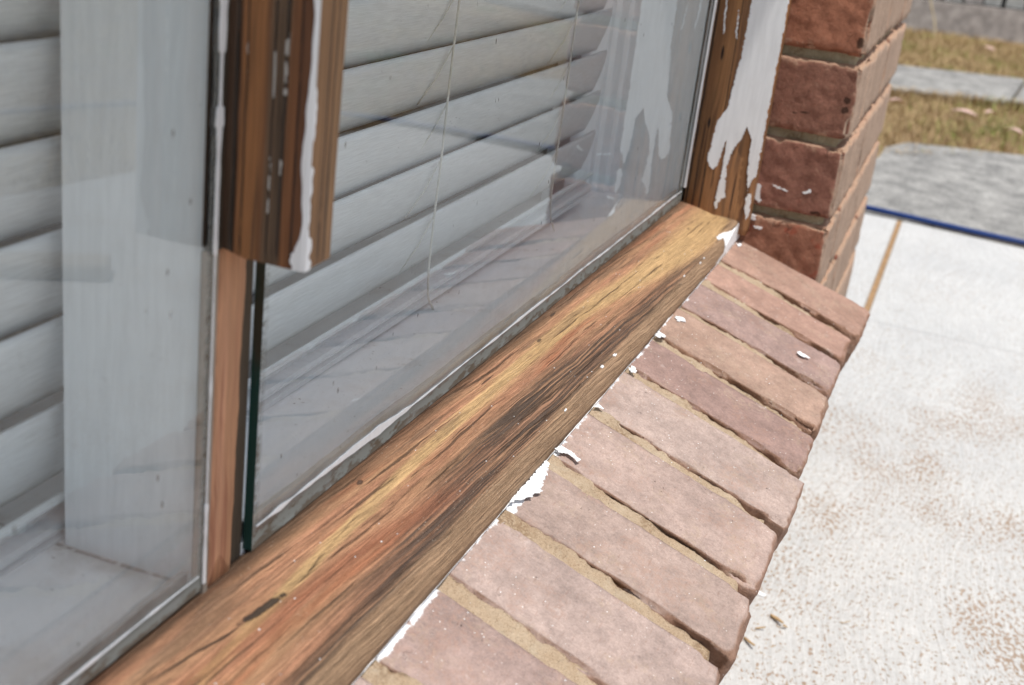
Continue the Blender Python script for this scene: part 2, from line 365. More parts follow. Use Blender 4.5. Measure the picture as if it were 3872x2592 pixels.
# ------------------------------------------------------------------ mesh helpers
def tag(o, label=None, cat=None, group=None, kind=None):
    if label: o['label'] = label
    if cat: o['category'] = cat
    if group: o['group'] = group
    if kind: o['kind'] = kind
    return o
def thing(name, loc, label, cat, group=None):
    o = bpy.data.objects.new(name, None); COL.objects.link(o); o.location = loc; o.empty_display_size = .05
    return tag(o, label, cat, group)
def rootloc(o):
    v = Vector((0, 0, 0))
    while o is not None: v += o.location; o = o.parent
    return v
def mesh(name, V, F, mat, parent=None, smooth=False, origin=None):
    """V in world metres; becomes a child of parent without changing where it stands"""
    me = bpy.data.meshes.new(name)
    base = rootloc(parent) if parent else Vector((0, 0, 0))
    og = Vector(origin) if origin is not None else base
    me.from_pydata([(v[0]-og.x, v[1]-og.y, v[2]-og.z) for v in V], [], F)
    me.update()
    if smooth: me.polygons.foreach_set('use_smooth', [True]*len(me.polygons))
    o = bpy.data.objects.new(name, me); COL.objects.link(o)
    mats = mat if isinstance(mat, (list, tuple)) else [mat]
    for q in mats: me.materials.append(q)
    if parent: o.parent = parent
    o.location = og-base
    return o
def boxes(L):
    V = []; F = []
    for (x0, x1, y0, y1, z0, z1) in L:
        b = len(V); V += [(x, y, z) for x in (x0, x1) for y in (y0, y1) for z in (z0, z1)]
        F += [tuple(b+i for i in f) for f in ((0, 1, 3, 2), (4, 6, 7, 5), (0, 4, 5, 1), (2, 3, 7, 6), (0, 2, 6, 4), (1, 5, 7, 3))]
    return V, F
def lattice(lx, ly, lz, nx, ny, nz):
    idx = {}; V = []; F = []
    def vid(i, j, k):
        if (i, j, k) not in idx:
            idx[(i, j, k)] = len(V); V.append([(i/nx-.5)*lx, (j/ny-.5)*ly, (k/nz-.5)*lz])
        return idx[(i, j, k)]
    for i in range(nx):
        for j in range(ny):
            F.append((vid(i, j, nz), vid(i+1, j, nz), vid(i+1, j+1, nz), vid(i, j+1, nz)))
            F.append((vid(i, j, 0), vid(i, j+1, 0), vid(i+1, j+1, 0), vid(i+1, j, 0)))
    for i in range(nx):
        for k in range(nz):
            F.append((vid(i, 0, k), vid(i+1, 0, k), vid(i+1, 0, k+1), vid(i, 0, k+1)))
            F.append((vid(i, ny, k), vid(i, ny, k+1), vid(i+1, ny, k+1), vid(i+1, ny, k)))
    for j in range(ny):
        for k in range(nz):
            F.append((vid(0, j, k), vid(0, j, k+1), vid(0, j+1, k+1), vid(0, j+1, k)))
            F.append((vid(nx, j, k), vid(nx, j+1, k), vid(nx, j+1, k+1), vid(nx, j, k+1)))
    return V, F
def nz3(x, y, z): return mn.noise(Vector((x, y, z)))
def rough_box(l, res, r0, seed, chip=.004, fine=.0006, rend=None, chipside=None):
    n = [max(2, int(round(v/res))) for v in l]
    V, F = lattice(*l, *n); h = [v/2 for v in l]; out = []
    for p in V:
        a, b, c = p
        r = r0*(1+.7*nz3(a*35+seed, b*35, c*35))
        if rend is not None: r += rend*max(0, min(1, (-b/h[1]-.75)/.25))*(.7+.6*nz3(a*50, seed, c*50))
        q = [max(-h[i]+r, min(h[i]-r, p[i])) for i in range(3)]
        d = Vector([p[i]-q[i] for i in range(3)]); ne = sum(1 for i in range(3) if abs(d[i]) > 1e-6)
        if d.length > 1e-7:
            nn = d.normalized(); w = Vector(q)+nn*r
            e = fine*nz3(a*260+seed, b*260, c*260)+fine*1.2*nz3(a*80, b*80+seed, c*80)
            if chipside and abs(d.x) > .3*d.length: e -= .0016*(.4+nz3(b*75+seed, c*60, 1.7))+.0009*nz3(b*210, c*200, seed)
            if ne >= 2:
                cv = max(0, nz3(a*38+seed*3, b*38, c*38)+.12)+.5*max(0, nz3(a*110+seed, b*110, c*110))
                k = chip
                if chipside and d.x < 0: k = chip*chipside
                e -= k*cv
            elif chipside and d.x < 0:
                e -= .0045*(.5+nz3(b*22+seed, c*30, 3.3))*chipside*.5
            w = w+nn*e
        else: w = Vector(p)
        out.append(w)
    return out, F
def strip_profile(prof, xs, fn=None):
    """extrude profile (y,z) along x positions; closed ends"""
    V = []; F = []; n = len(prof)
    for x in xs:
        for (y, z) in prof:
            p = (x, y, z); V.append(fn(p) if fn else p)
    for i in range(len(xs)-1):
        for j in range(n):
            a = i*n+j; b = i*n+(j+1) % n
            F.append((a, a+n, b+n, b))
    F.append(tuple(range(n))); F.append(tuple((len(xs)-1)*n+j for j in reversed(range(n))))
    return V, F
def resample(poly, step, closed=True, jit=0, seed=0):
    out = []; n = len(poly)
    for i in range(n if closed else n-1):
        a = Vector(poly[i]); b = Vector(poly[(i+1) % n]); L = (b-a).length; k = max(1, int(L/step))
        for j in range(k):
            p = a+(b-a)*j/k
            if jit: p += Vector((random.uniform(-1, 1), random.uniform(-1, 1)))*jit*.55
            if jit: p += Vector((nz3(p.x/step*.37, p.y/step*.37, seed), nz3(p.x/step*.41+9, p.y/step*.41, seed)))*jit
            out.append((p.x, p.y))
    if not closed: out.append(tuple(poly[-1]))
    return out
def skin_patch(polys, place, th, step=.002, jit=.0008, seed=1, cell=.0007, holes=0):
    """thin solid layer of small cells inside ragged outlines; place(u,v,h)->world"""
    V = []; F = []
    for k, poly in enumerate(polys):
        q = resample(poly, step, True, jit, seed+k*3.7); A = np.array(q)
        u0, v0 = A.min(0)-cell; u1, v1 = A.max(0)+cell
        nu = int((u1-u0)/cell)+1; nv = int((v1-v0)/cell)+1
        U, W2 = np.meshgrid(u0+(np.arange(nu)+.5)*cell, v0+(np.arange(nv)+.5)*cell, indexing='ij')
        ins = np.zeros(U.shape, bool); n = len(q)
        for i in range(n):
            (xa, ya), (xb, yb) = q[i], q[(i+1) % n]
            if ya == yb: continue
            c = ((ya > W2) != (yb > W2)) & (U < (xb-xa)*(W2-ya)/(yb-ya)+xa); ins ^= c
        if holes:
            for i, j in zip(*np.nonzero(ins)):
                a_, b_ = U[i, j], W2[i, j]; e_ = min(1, min(math.hypot(a_-p_[0], b_-p_[1]) for p_ in q[::3])/.006)
                if nz3(a_*900, b_*150, 1)+.5*nz3(a_*300, b_*60, 4) > holes+.35*e_: ins[i, j] = False
        idx = {}
        def vid(i, j, t):
            key = (i, j, t)
            if key not in idx:
                idx[key] = len(V); V.append(place(u0+i*cell, v0+j*cell, th if t else 0.))
            return idx[key]
        for i, j in zip(*np.nonzero(ins)):
            F.append((vid(i, j, 1), vid(i+1, j, 1), vid(i+1, j+1, 1), vid(i, j+1, 1)))
            for (di, dj, a, b) in ((-1, 0, (i, j), (i, j+1)), (1, 0, (i+1, j+1), (i+1, j)), (0, -1, (i+1, j), (i, j)), (0, 1, (i, j+1), (i+1, j+1))):
                ii, jj = i+di, j+dj
                if not (0 <= ii < nu and 0 <= jj < nv and ins[ii, jj]):
                    F.append((vid(*a, 1), vid(*b, 1), vid(*b, 0), vid(*a, 0)))
    return V, F
def tube(pts, r, n=12, closed_ends=True):
    V = []; F = []; P = [Vector(p) for p in pts]
    for i, p in enumerate(P):
        t = (P[min(i+1, len(P)-1)]-P[max(i-1, 0)]).normalized()
        u = t.cross(Vector((0, 0, 1)) if abs(t.z) < .9 else Vector((1, 0, 0))).normalized(); v = t.cross(u)
        for k in range(n):
            a = 2*math.pi*k/n; V.append(p+(u*math.cos(a)+v*math.sin(a))*r)
    for i in range(len(P)-1):
        for k in range(n):
            F.append((i*n+k, i*n+(k+1) % n, (i+1)*n+(k+1) % n, (i+1)*n+k))
    F.append(tuple(reversed(range(n)))); F.append(tuple((len(P)-1)*n+k for k in range(n)))
    return V, F
def spline(P, k=12):
    out = []; P = [Vector(p) for p in P]
    for i in range(len(P)-1):
        a = P[max(i-1, 0)]; b = P[i]; c = P[i+1]; d = P[min(i+2, len(P)-1)]
        for j in range(k):
            t = j/k; out.append(.5*((2*b)+(c-a)*t+(2*a-5*b+4*c-d)*t*t+(3*b-a-3*c+d)*t**3))
    out.append(P[-1]); return out

# ------------------------------------------------------------------ materials
M_sill = wood_sill()
M_jamb = wood_vert('jamb_timber', (.30, .145, .058), (.22, .10, .042), (.085, .045, .024),
                   lines=((-.0125, .0011, -.03, .10), (-.0205, .0011, -.03, .06), (-.0050, .0016, -.03, 1.3), (-.0545, .0009, -.03, .05), (-.030, .0007, .02, .3)),
                   seed=3, knots=((-.016, .094, .0016, .006), (-.0175, .168, .0014, .008)))
M_bead = wood_vert('bead_timber', (.20, .082, .032), (.115, .055, .027), (.052, .032, .019),
                   lines=((-.0215, .0006, .17, 1.3), (-.0265, .0010, .17, 1.3), (-.0325, .0005, .17, 1.3), (-.0052, .0012, .17, 1.3), (-.0095, .0005, .17, 1.3)),
                   specks=.8, seed=11, bands=((-.003, .0045, (.055, .036, .024), .9), (-.0125, .0060, (.29, .125, .045), .85), (-.0235, .0055, (.105, .072, .045), .8), (-.0345, .0035, (.12, .048, .022), .7)))
M_beadf = wood_vert('bead_face_timber', (.30, .165, .078), (.22, .115, .052), (.12, .07, .038),
                    lines=((-.9165, .0007, .17, 1.3), (-.9115, .0006, .17, 1.3), (-.9075, .0004, .2, 1.3)), specks=.7, seed=17, across='x')
M_raw = wood_vert('raw_split_timber', (.52, .27, .16), (.44, .23, .125), (.30, .12, .07), seed=23, rough=.7)
M_oldw = wood_vert('grey_old_timber', (.075, .055, .036), (.045, .034, .024), (.02, .016, .013), seed=31, rough=.8)
M_white = paint('fresh_white_paint', (.80, .81, .82), .16, .45, (.50, .46, .41))
M_oldwhite = paint('aged_white_paint', (.80, .83, .85), .18, .42)
M_putty = paint('old_glazing_putty', (.27, .235, .195), .8, .7, (.15, .10, .07))
M_brick = brick_mat('sill_brick'); M_pier = brick_mat('wall_brick', True)
M_mort = mortar_mat('sandy_mortar', (.46, .335, .225), (.54, .42, .30)); M_mortg = mortar_mat('wall_mortar', (.38, .31, .20), (.48, .40, .27))
M_slab = slab_mat(); M_old = old_concrete(); M_soil = soil_mat(); M_blade = blade_mat()
M_glass = glass_mat(); M_slat = slat_mat()
g = NT('glass_edge_green'); e = g.noise(g.scale(g.P, (60, 60, 18)), 1, 4, .6)
M_gedge = g.done(g.bsdf(g.mix(g.ss(g.add(e, g.mul(g.sep(g.P)[2], 1.6)), .52, .72), (.016, .052, .043), (.05, .044, .030)), .25, e, .0003, .6))
M_foot = paint('grey_bedding_putty', (.42, .43, .42), .55, .6, (.22, .19, .16))
M_cord = simple('cord', (.55, .54, .50), .8, .1, 900); M_hose = simple('blue_hose_plastic', (.009, .035, .15), .32, .1, 30, 0, .5)
M_filler = simple('tan_joint_filler', (.29, .175, .085), .9, .25, 90, .002)
M_fence = simple('weathered_fence_board', (.33, .30, .28), .9, .3, 14, .003); M_pale = simple('pale_fence_board', (.36, .36, .34), .9, .25, 10, .003)
M_dark = simple('paling_gap_shade', (.045, .042, .038), .9, .3, 10)
M_leaf = simple('dry_pink_leaf', (.62, .42, .36), .6, .15, 60); M_chip = simple('wood_splinter', (.40, .27, .14), .8, .3, 400, .0006)
M_eave = simple('eave_white', (.7, .7, .69), .6, .05, 8); M_gut = simple('gutter_cream', (.55, .53, .47), .4, .05, 8)
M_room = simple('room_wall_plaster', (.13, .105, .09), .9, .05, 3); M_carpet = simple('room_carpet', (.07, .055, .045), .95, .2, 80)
M_rail = paint('blind_rail_plastic', (.62, .64, .65), .05, .3)
M_ply = simple('bare_timber_board', (.30, .235, .165), .8, .2, 20)

def zadd(x, y):      # the old window has sagged a little towards the right jamb
    t = max(0, min(1, -y/.067)); return max(0, -x)*(.0115*(1-t)+.006*t)

# ------------------------------------------------------------------ ground
def sheet(name, poly, z, mat, th=.06):
    n = len(poly); V = [(x, y, z-th) for x, y in poly]+[(x, y, z) for x, y in poly]
    F = [tuple(range(n, 2*n)), tuple(reversed(range(n)))]+[(i, (i+1) % n, n+(i+1) % n, n+i) for i in range(n)]
    o = mesh(name, V, F, mat); return o
GZ = -.45
tag(mesh('ground', [(-150, -150, GZ-.03), (150, -150, GZ-.03), (150, 150, GZ-.03), (-150, 150, GZ-.03)], [(0, 1, 2, 3)], M_soil), kind='structure')
# white slab: near bay, then the bay split by the tan joint
def slab_edge(x): return -1.70+.187*(x-.01)
tag(sheet('concrete_slab', [(-4, -2.45), (1.186, slab_edge(1.186)), (1.19, -.17), (1.19, .12), (-4, .12)], GZ, M_slab, .1), kind='structure')
tag(sheet('concrete_slab', [(1.1925, slab_edge(1.19)), (2.10, slab_edge(2.1)), (2.09, -.486), (2.135, -.178), (1.1965, -.178)], GZ-.0015, M_slab, .1), kind='structure')
tag(sheet('concrete_slab', [(1.1965, -.164), (2.138, -.164), (2.15, .6), (1.1965, .6)], GZ-.0015, M_slab, .1), kind='structure')
o = sheet('joint_strip', [(1.198, -.177), (2.12, -.177), (2.12, -.165), (1.198, -.165)], GZ+.0012, M_filler, .05)
tag(o, 'thin tan filler strip in the joint of the white concrete beside the brick corner', 'joint filler')
tag(sheet('paving', [(2.165, -1.35), (3.30, -1.40), (3.53, -1.1), (3.56, -.5), (3.40, -.10), (3.22, -.04), (3.0, -.035), (2.85, .10), (2.80, .8), (2.165, .8)], GZ-.004, M_old, .1), kind='structure')
def px(y, a): return a-.44*(y-.042)
tag(sheet('path', [(px(2, 4.685), 2), (px(-.44, 4.685), -.44), (px(-.52, 5.70), -.52), (px(2, 5.68), 2)], GZ+.004, M_old, .1), kind='structure')
tag(sheet('path', [(px(-.455, 4.685), -.455), (px(-3, 4.685), -3), (px(-3, 5.68), -3), (px(-.535, 5.70), -.535)], GZ+.004, M_old, .1), kind='structure')

# ------------------------------------------------------------------ brick wall with pier
wall = thing('brick_wall', (.3, -.159, GZ), 'red-brown brick wall corner with raked joints right of the timber window', 'wall')
tone = [(.27, .120, .076), (.255, .115, .074), (.29, .122, .074), (.225, .105, .074)]
XE = .64
for k in range(-5, 15):
    zc = .005+.0433+.0865*k
    x = .0245; first = True; kk = 0
    while x < XE-.03:
        L = (.110 if (k % 2 and first) else .230)
        x1 = min(x+L, XE+random.uniform(-.006, .010))
        if XE-x1 < .05: x1 = XE+random.uniform(-.006, .010)
        vis = -2 <= k <= 3
        res = .0032 if (vis and first) else (.006 if vis else .02)
        dep = .112; jy = random.uniform(-.0012, .0012)
        V, F = rough_box((x1-x, dep, .0765), res, .0028, k*7.3+kk*1.9+2, chip=.011 if vis else .003, fine=.0008)
        xc = (x+x1)/2; yc = -.159+dep/2+jy; rz = random.uniform(-.004, .004)
        V = [Vector((xc+v.x-rz*v.y, yc+v.y+rz*v.x, zc+v.z)) for v in V]
        o = mesh('brick', V, F, M_pier, wall, True, origin=(xc, yc, zc))
        c = tone[(k*3+kk) % 4]
        if k == 0: c = (.235, .108, .078)
        o.color = (*c, 1); x = x1+.0105; first = False; kk += 1
def noisy_box(b, res, amp, seed):
    x0, x1, y0, y1, z0, z1 = b; l = (x1-x0, y1-y0, z1-z0)
    V, F = lattice(*l, *[max(1, int(v/res)) for v in l]); c = ((x0+x1)/2, (y0+y1)/2, (z0+z1)/2)
    return [(c[0]+v[0]+amp*nz3(v[0]*60, v[1]*60, v[2]*60+seed), c[1]+v[1]+amp*nz3(v[0]*60+5, v[1]*60, v[2]*60+seed), c[2]+v[2]) for v in V], F
def on_pier(u, v, h): return Vector((.0242-h, u, v))
V, F = skin_patch([[(a/1000, b/1000) for a, b in L] for L in (
    [(-90, 36.6), (-99, 34.7), (-107.9, 32.8), (-107.2, 31.4), (-98, 33.2)], [(-125, 34.3), (-132.2, 38.5), (-133.6, 36.5), (-128, 33.1)],
    [(-73.4, 34.5), (-78.2, 33.6), (-81.1, 27.7), (-79.2, 23.4), (-82.3, 16.6), (-80.2, 13.1), (-75.7, 17), (-74.3, 14.8)])], on_pier, .0006, .0015, .0016, 12, .0005)
mesh('paint_dab', V, F, M_white, wall)
V, F = skin_patch([[(a/1000, b/1000) for a, b in L] for L in ([(-73.4, -.7), (-79.9, -.3), (-80, -6.1), (-75.3, -6.1)], [(-77.6, -12), (-88.8, -12), (-88.3, -14.6), (-81.7, -14.6)])], lambda u, v, h: Vector((.0275-h*1.5, u, v)), .003, .0015, .0014, 13, .0006)
mesh('paint_dab', V, F, M_white, wall)
V, F = noisy_box((.034, XE-.012, -.1495, -.06, GZ-.05, 1.25), .006, .0030, 1.0)
mesh('mortar', V, F, M_mortg, wall, True)
# wall under the sill and over the window (its lower courses stay hidden below the sill)
V, F = boxes([(-3.5, .04, -.158, .10, GZ-.05, -.14), (-3.5, .64, -.158, .10, 1.262, 1.52), (.035, .64, -.05, .10, GZ-.05, 1.262)])
g = NT('brick_coursing'); x, y, z = g.sep(g.P)
bt = g.n('ShaderNodeTexBrick'); g.put(bt.inputs['Vector'], g.vec(x, g.add(z, .4953), 0))
for nm, vv in (('Color1', (.36, .25, .185, 1)), ('Color2', (.31, .20, .145, 1)), ('Mortar', (.38, .31, .21, 1)), ('Scale', 1.0), ('Mortar Size', .0055), ('Mortar Smooth', .1), ('Brick Width', .2405), ('Row Height', .0865)): bt.inputs[nm].default_value = vv
bn = g.noise(g.P, 90, 5, .7)
mesh('wall_body', V, F, g.done(g.bsdf(g.mulc(bt.outputs['Color'], g.ss(bn, .3, .7, .8, 1.15)), .9, g.add(g.mul(bt.outputs['Fac'], -6), bn), .0015, .2)), wall)

# ------------------------------------------------------------------ brick window sill
bs = thing('brick_sill', (-.7, -.14, -.09), 'sloping rowlock brick window sill of pale mauve bricks with sandy mortar', 'window sill')
SL = math.atan(49/150)
edges = [.026, -.083, -.1655, -.262, -.356, -.443, -.5385, -.634, -.7185, -.807, -.894, -.985, -1.076, -1.168, -1.26, -1.35, -1.44]
btone = [(.31, .195, .15), (.33, .205, .16), (.29, .20, .175), (.325, .218, .168), (.27, .18, .155), (.36, .275, .24), (.35, .26, .225), (.335, .25, .215), (.355, .27, .238), (.32, .232, .205), (.35, .265, .235)]
bpaint = [.08, .10, .12, .08, .18, .16, .24, .45, .16, .30, .10, .2, .2, .5, .1, .3]
dirS = Vector((0, -math.cos(SL), -math.sin(SL))); nrm = Vector((0, -math.sin(SL), math.cos(SL)))
for i in range(16):
    xa = edges[i+1]+.0072; xb = edges[i]-.0050
    V, F = rough_box((xb-xa, .185, .07), .0030 if i < 12 else .006, .0021, i*5.1+1, chip=.0045, fine=.0004, rend=.006, chipside=1.5)
    x = (xa+xb)/2; jz = random.uniform(-.0012, .0012); tl = random.uniform(-.012, .012)
    y_o = random.uniform(-.0025, .0035); ya = random.uniform(-.02, .02)
    if i == 0: ya = .05
    y_o -= .004 if i == 0 else .010
    # local frame: +y of the brick points up-slope; top surface passes through (y=-.067,z=-.028)
    Vw = []
    for v in V:
        s = .076-v.y+y_o            # distance down the slope from y=-.067
        p = Vector((x+v.x+ya*(s-.05), -.067, -.028+zadd(x, -.067)*(1-s/.16)))+dirS*s+nrm*(v.z-.0368+jz+tl*v.x)
        Vw.append(p)
    c0 = Vector((x, -.067, -.028))+dirS*.076+nrm*-.035
    o = mesh('brick', Vw, F, M_brick, bs, True, origin=c0)
    o.color = (*btone[i % 11], bpaint[i])
# mortar bed between them, a rough height field
nx = 620; ny = 60; V = []; F = []
for i in range(nx+1):
    X = -1.45+1.477*i/nx
    for j in range(ny+1):
        s = -.03+.183*j/ny
        dep = .0012+.0070*max(0, (s-.01)/.15)**1.7+.0022*nz3(X*25, s*25, 2)+.0020*nz3(X*90, s*90, 5)+.0016*nz3(X*240, s*240, 1)+.0035*max(0, nz3(X*14+3, s*40, 9))
        if not any(abs(X-e) < .0115 for e in edges): dep += .006
        if s > .144: dep += (s-.144)*2.2
        p = Vector((X, -.067, -.028+zadd(X, -.067)*(1-s/.16)))+dirS*s-nrm*(dep+.0022)
        V.append(p)
for i in range(nx):
    for j in range(ny):
        a = i*(ny+1)+j; F.append((a, a+1, a+ny+2, a+ny+1))
b = len(V)
for (X, j) in ((-1.45, 0), (-1.45, ny), (.027, ny), (.027, 0)):
    s = -.03+.183*j/ny; V.append(Vector((X, -.067, -.028))+dirS*s-nrm*.066)
F += [(0, b, b+1, ny), (nx*(ny+1), nx*(ny+1)+ny, b+2, b+3), (b, b+3, b+2, b+1)]
F += [(*[i*(ny+1)+ny for i in range(nx+1)], b+2, b+1)]; F += [(b, *[], *[i*(ny+1) for i in range(0, nx+1)], b+3)]
mesh('mortar', V, F, M_mort, bs, True)
# thick white paint dabs that sit on the brick
def on_sill(u, v, h):
    s = (-v-.067)/math.cos(SL)
    return Vector((u, -.067, -.028+zadd(u, -.067)*(1-s/.16)))+dirS*s+nrm*(h-.0001)
mm = lambda L: [(a/1000, b/1000) for a, b in L]
dabs = [[(-620, -67), (-612, -69), (-611, -75), (-615, -84), (-618, -82), (-617, -74), (-622, -70)], [(-294, -70), (-286, -75), (-292, -80), (-301, -74)],
        [(-214, -172), (-208, -176), (-209, -186), (-217, -178)], [(-344, -68), (-346, -75), (-356, -71), (-358, -67)], [(-6, -69), (2, -73), (-12, -74)],
        [(-707, -67), (-700, -67), (-640, -67), (-640, -70), (-653, -73), (-668, -75), (-678, -77), (-692, -73), (-700, -71)],
        [(-445, -69), (-436, -71), (-441, -75), (-449, -73)], [(-536, -68), (-527, -69), (-531, -74)]]
V, F = skin_patch([mm(L) for L in dabs], on_sill, .0004, .0011, .0016, 4, .0004)
mesh('paint_dab', V, F, M_white, bs)

# ------------------------------------------------------------------ the window
win = thing('timber_window', (-.93, 0, 0), 'stripped timber window with two glass panes, cracked bead and flaking white paint', 'window')
XL = -2.3
prof = [(.09, -.06), (.09, -.004), (.012, -.004), (.006, 0), (.0, .0035), (-.006, .0032), (-.02, .0008), (-.035, -.0028), (-.047, -.0064), (-.055, -.0095), (-.060, -.0125), (-.0635, -.0165), (-.0655, -.0205), (-.067, -.0245), (-.067, -.029), (-.055, -.031), (-.045, -.06)]
def sillf(p):
    x, y, z = p
    z2 = z+zadd(x, y)
    if y < -.03 and z > -.026: z2 += max(0, min(1, (x+.10)/.09))**1.5*max(0, (-.0035-z))*.85*(1 if y > -.066 else .5)
    if -.06 < y < .005 and z > -.02: z2 += .0005*nz3(x*20, y*300, 0)+.0003*nz3(x*60, y*700, 4)
    if y < -.058 and z > -.03: y += .0006*nz3(x*14, 1, 2)+.0004*nz3(x*60, z*100, 7)
    return (x, y, z2)
# denser profile
pp = []
for i in range(len(prof)):
    a = Vector(prof[i]); b = Vector(prof[(i+1) % len(prof)]); n = max(1, int((b-a).length/.0035)) if 3 <= i <= 13 else 1
    pp += [tuple(a+(b-a)*j/n) for j in range(n)]
xs = [XL+(.03-XL)*i/420 for i in range(421)] if False else [XL+i*.05 for i in range(22)]+[-1.2+1.23*i/330 for i in range(331)]
V, F = strip_profile(pp, xs, sillf)
sill = mesh('sill', V, F, M_sill, win, True)
# paint left on the right end of the sill's front arris
def on_front(u, v, h):     # u = x, v = y on the top, rolled over the arris
    zz = np.interp(-v, [0, .020, .035, .047, .055, .060, .0635, .067, .080], [.0035, .0008, -.0028, -.0064, -.0095, -.0125, -.0165, -.0245, -.0285])
    y = max(v, -.0668)
    if v > -.068: zz += max(0, min(1, (u+.10)/.09))**1.5*max(0, (-.0035-zz))*.85
    return Vector((u, y-h*.6, float(zz)+zadd(u, v)+h))
pl = [[(28, -66), (10, -67.5), (-4, -68), (-20, -66), (-34, -64), (-46, -60), (-58, -58), (-70, -57), (-74, -59), (-66, -61), (-58, -62), (-62, -66), (-76, -70), (-96, -74), (-118, -77), (-118, -79), (-60, -79), (-20, -79), (28, -79)]]
for (a, b, c) in ((-150, -60.5, 8), (-170, -61, 12), (-228, -59, 6), (-470, -60.8, 10), (-500, -60.2, 7), (-590, -61.4, 6)):
    pl.append([(a, b), (a+c/2, b-.45), (a+c, b), (a+c/2, b+.5)])
V, F = skin_patch([mm(L) for L in pl], on_front, .0005, .002, .0006, 9)
mesh('paint', V, F, M_white, sill)
# ragged paint line at the foot of the front face
V = []; F = []
xs2 = [-1.2+i*.003 for i in range(395)]
for i, X in enumerate(xs2):
    t = max(0, .0016*(nz3(X*18, 0, 3)-.05+.5*nz3(X*90, 0, 1)))
    z0 = -.0292+zadd(X, -.067)
    V += [(X, -.0664, z0), (X, -.0674, z0), (X, -.0674, z0+t), (X, -.0664, z0+t)]
for i in range(len(xs2)-1):
    a = i*4
    for j in range(4): F.append((a+j, a+(j+1) % 4, a+4+(j+1) % 4, a+4+j))
mesh('paint', V, F, M_white, sill)

# inner sill board
def inf(p):
    x, y, z = p; return (x, y, z+max(0, -x)*.0165)
def ledge_mat():
    g = NT('dusty_white_ledge'); x, y, z = g.sep(g.P)
    st = g.noise(g.vec(g.mul(x, 5), g.mul(y, 70), 0), 1, 4, .6); n2 = g.noise(g.P, 30, 5, .65); n3 = g.noise(g.P, 260, 3)
    col = g.mix(g.ss(st, .35, .65), (.82, .85, .87), (.88, .89, .89))
    col = g.mix(g.mul(g.ss(n2, .5, .75), .35), col, (.46, .41, .36))
    col = g.mix(g.mul(g.ss(n3, .66, .72), g.mul(g.ss(n2, .42, .6), .8)), col, (.16, .12, .09))
    d = g.ab(g.add(x, g.add(.9305, g.mul(g.sub(n2, .5), .006))))
    d2 = g.mul(g.ss(d, .0022, .0006), g.ss(n3, .30, .55)); hz = g.mul(g.ss(d, .016, .001), g.ss(n2, .38, .6))
    col = g.mix(g.mul(hz, .5), col, (.30, .26, .22)); col = g.mix(g.mul(d2, .65), col, (.14, .11, .09))
    return g.done(g.bsdf(col, .5, st, .0003, .35))
M_ledge = ledge_mat()
V, F = strip_profile([(.0052, -.06), (.0052, .003), (.009, .0005), (.012, -.001), (.07, -.0015), (.2, -.0015), (.2, -.06)], [XL+i*(0-XL)/60 for i in range(61)], inf)
mesh('inner_sill', V, F, M_ledge, win)

# jamb: stop with arris at y=-.040, frame set back, white inside
def vprism(poly, z0, z1, n=1, zf=None):
    k = len(poly); V = []; F = []
    for i in range(n+1):
        z = z0+(z1-z0)*i/n
        V += [(x, y, z if not zf else zf(x, y, z)) for x, y in poly]
    for i in range(n):
        for j in range(k):
            a = i*k+j; b = i*k+(j+1) % k; F.append((a, b, b+k, a+k))
    F.append(tuple(reversed(range(k)))); F.append(tuple(n*k+j for j in range(k)))
    return V, F
V, F = vprism([(-.0, -.003), (-.0, -.0395), (.0012, -.0405), (.0015, -.0735), (.0035, -.0755), (.0235, -.0755), (.0235, -.0045), (.02, -.003)], -.02, 1.26, 200)
V = [(x+(.0005*nz3(y*500, z*14, 2)+.0004*nz3(y*200, z*60, 5) if x < .003 else 0), y, z) for x, y, z in V]
jamb = mesh('jamb', V, F, M_jamb, win, True)
V, F = vprism([(.0, .0052), (.024, .0052), (.024, .125), (-.11, .125), (-.11, .102), (-.018, .102), (-.018, .098), (-.010, .094), (-.010, .086), (0, .083)], -.02, 1.26)
mesh('inner_lining', V, F, M_oldwhite, win)
# white paint on the jamb, outline as it flaked
jp = [(-38.5, 300), (-38.5, 225), (-38, 165), (-36, 152), (-34.5, 133), (-33, 113), (-28.5, 104), (-24.5, 97), (-23.5, 84), (-23, 71), (-21, 60), (-21.5, 54), (-26, 47), (-28.5, 45), (-30.5, 49), (-33, 50), (-34.5, 60), (-36, 72), (-38, 80), (-38.5, 66), (-38.8, 50), (-38.6, 36), (-37.5, 20), (-37, 10), (-38.5, 4), (-40.2, 3), (-40.2, 10), (-44, 16), (-47, 18), (-46, 24), (-44.5, 36), (-43, 50), (-44.5, 62), (-48, 74), (-53, 82), (-57, 98), (-60, 92), (-64, 84), (-64.5, 68), (-66, 50), (-68, 40), (-70, 30), (-72, 42), (-75.9, 46), (-75.9, 300)]
def on_jamb(u, v, h):     # u = y, v = z
    return Vector((-.0005-h, u, v))
V, F = skin_patch([[(a/1000, b/1000) for a, b in jp], mm([(-71, 27), (-69.5, 20), (-70.5, 8), (-73.5, -2), (-75.4, 2), (-75.4, 24), (-73, 28)]),
                   mm([(-12.5, 232), (-14, 220), (-14.6, 205), (-16, 190), (-15, 186), (-13.5, 204), (-12.4, 220)]), mm([(-27, 215), (-28.5, 200), (-30, 184), (-28.4, 188), (-27.2, 202)])],
                  on_jamb, .0006, .0012, .0010, 2, .0005)
V3, F3 = boxes([(-.001, -.0005, -.0758, -.0385, .2995, 1.24)]); b = len(V); V = list(V)+V3; F = F+[tuple(b+q for q in f) for f in F3]
mesh('paint', V, F, M_white, jamb)

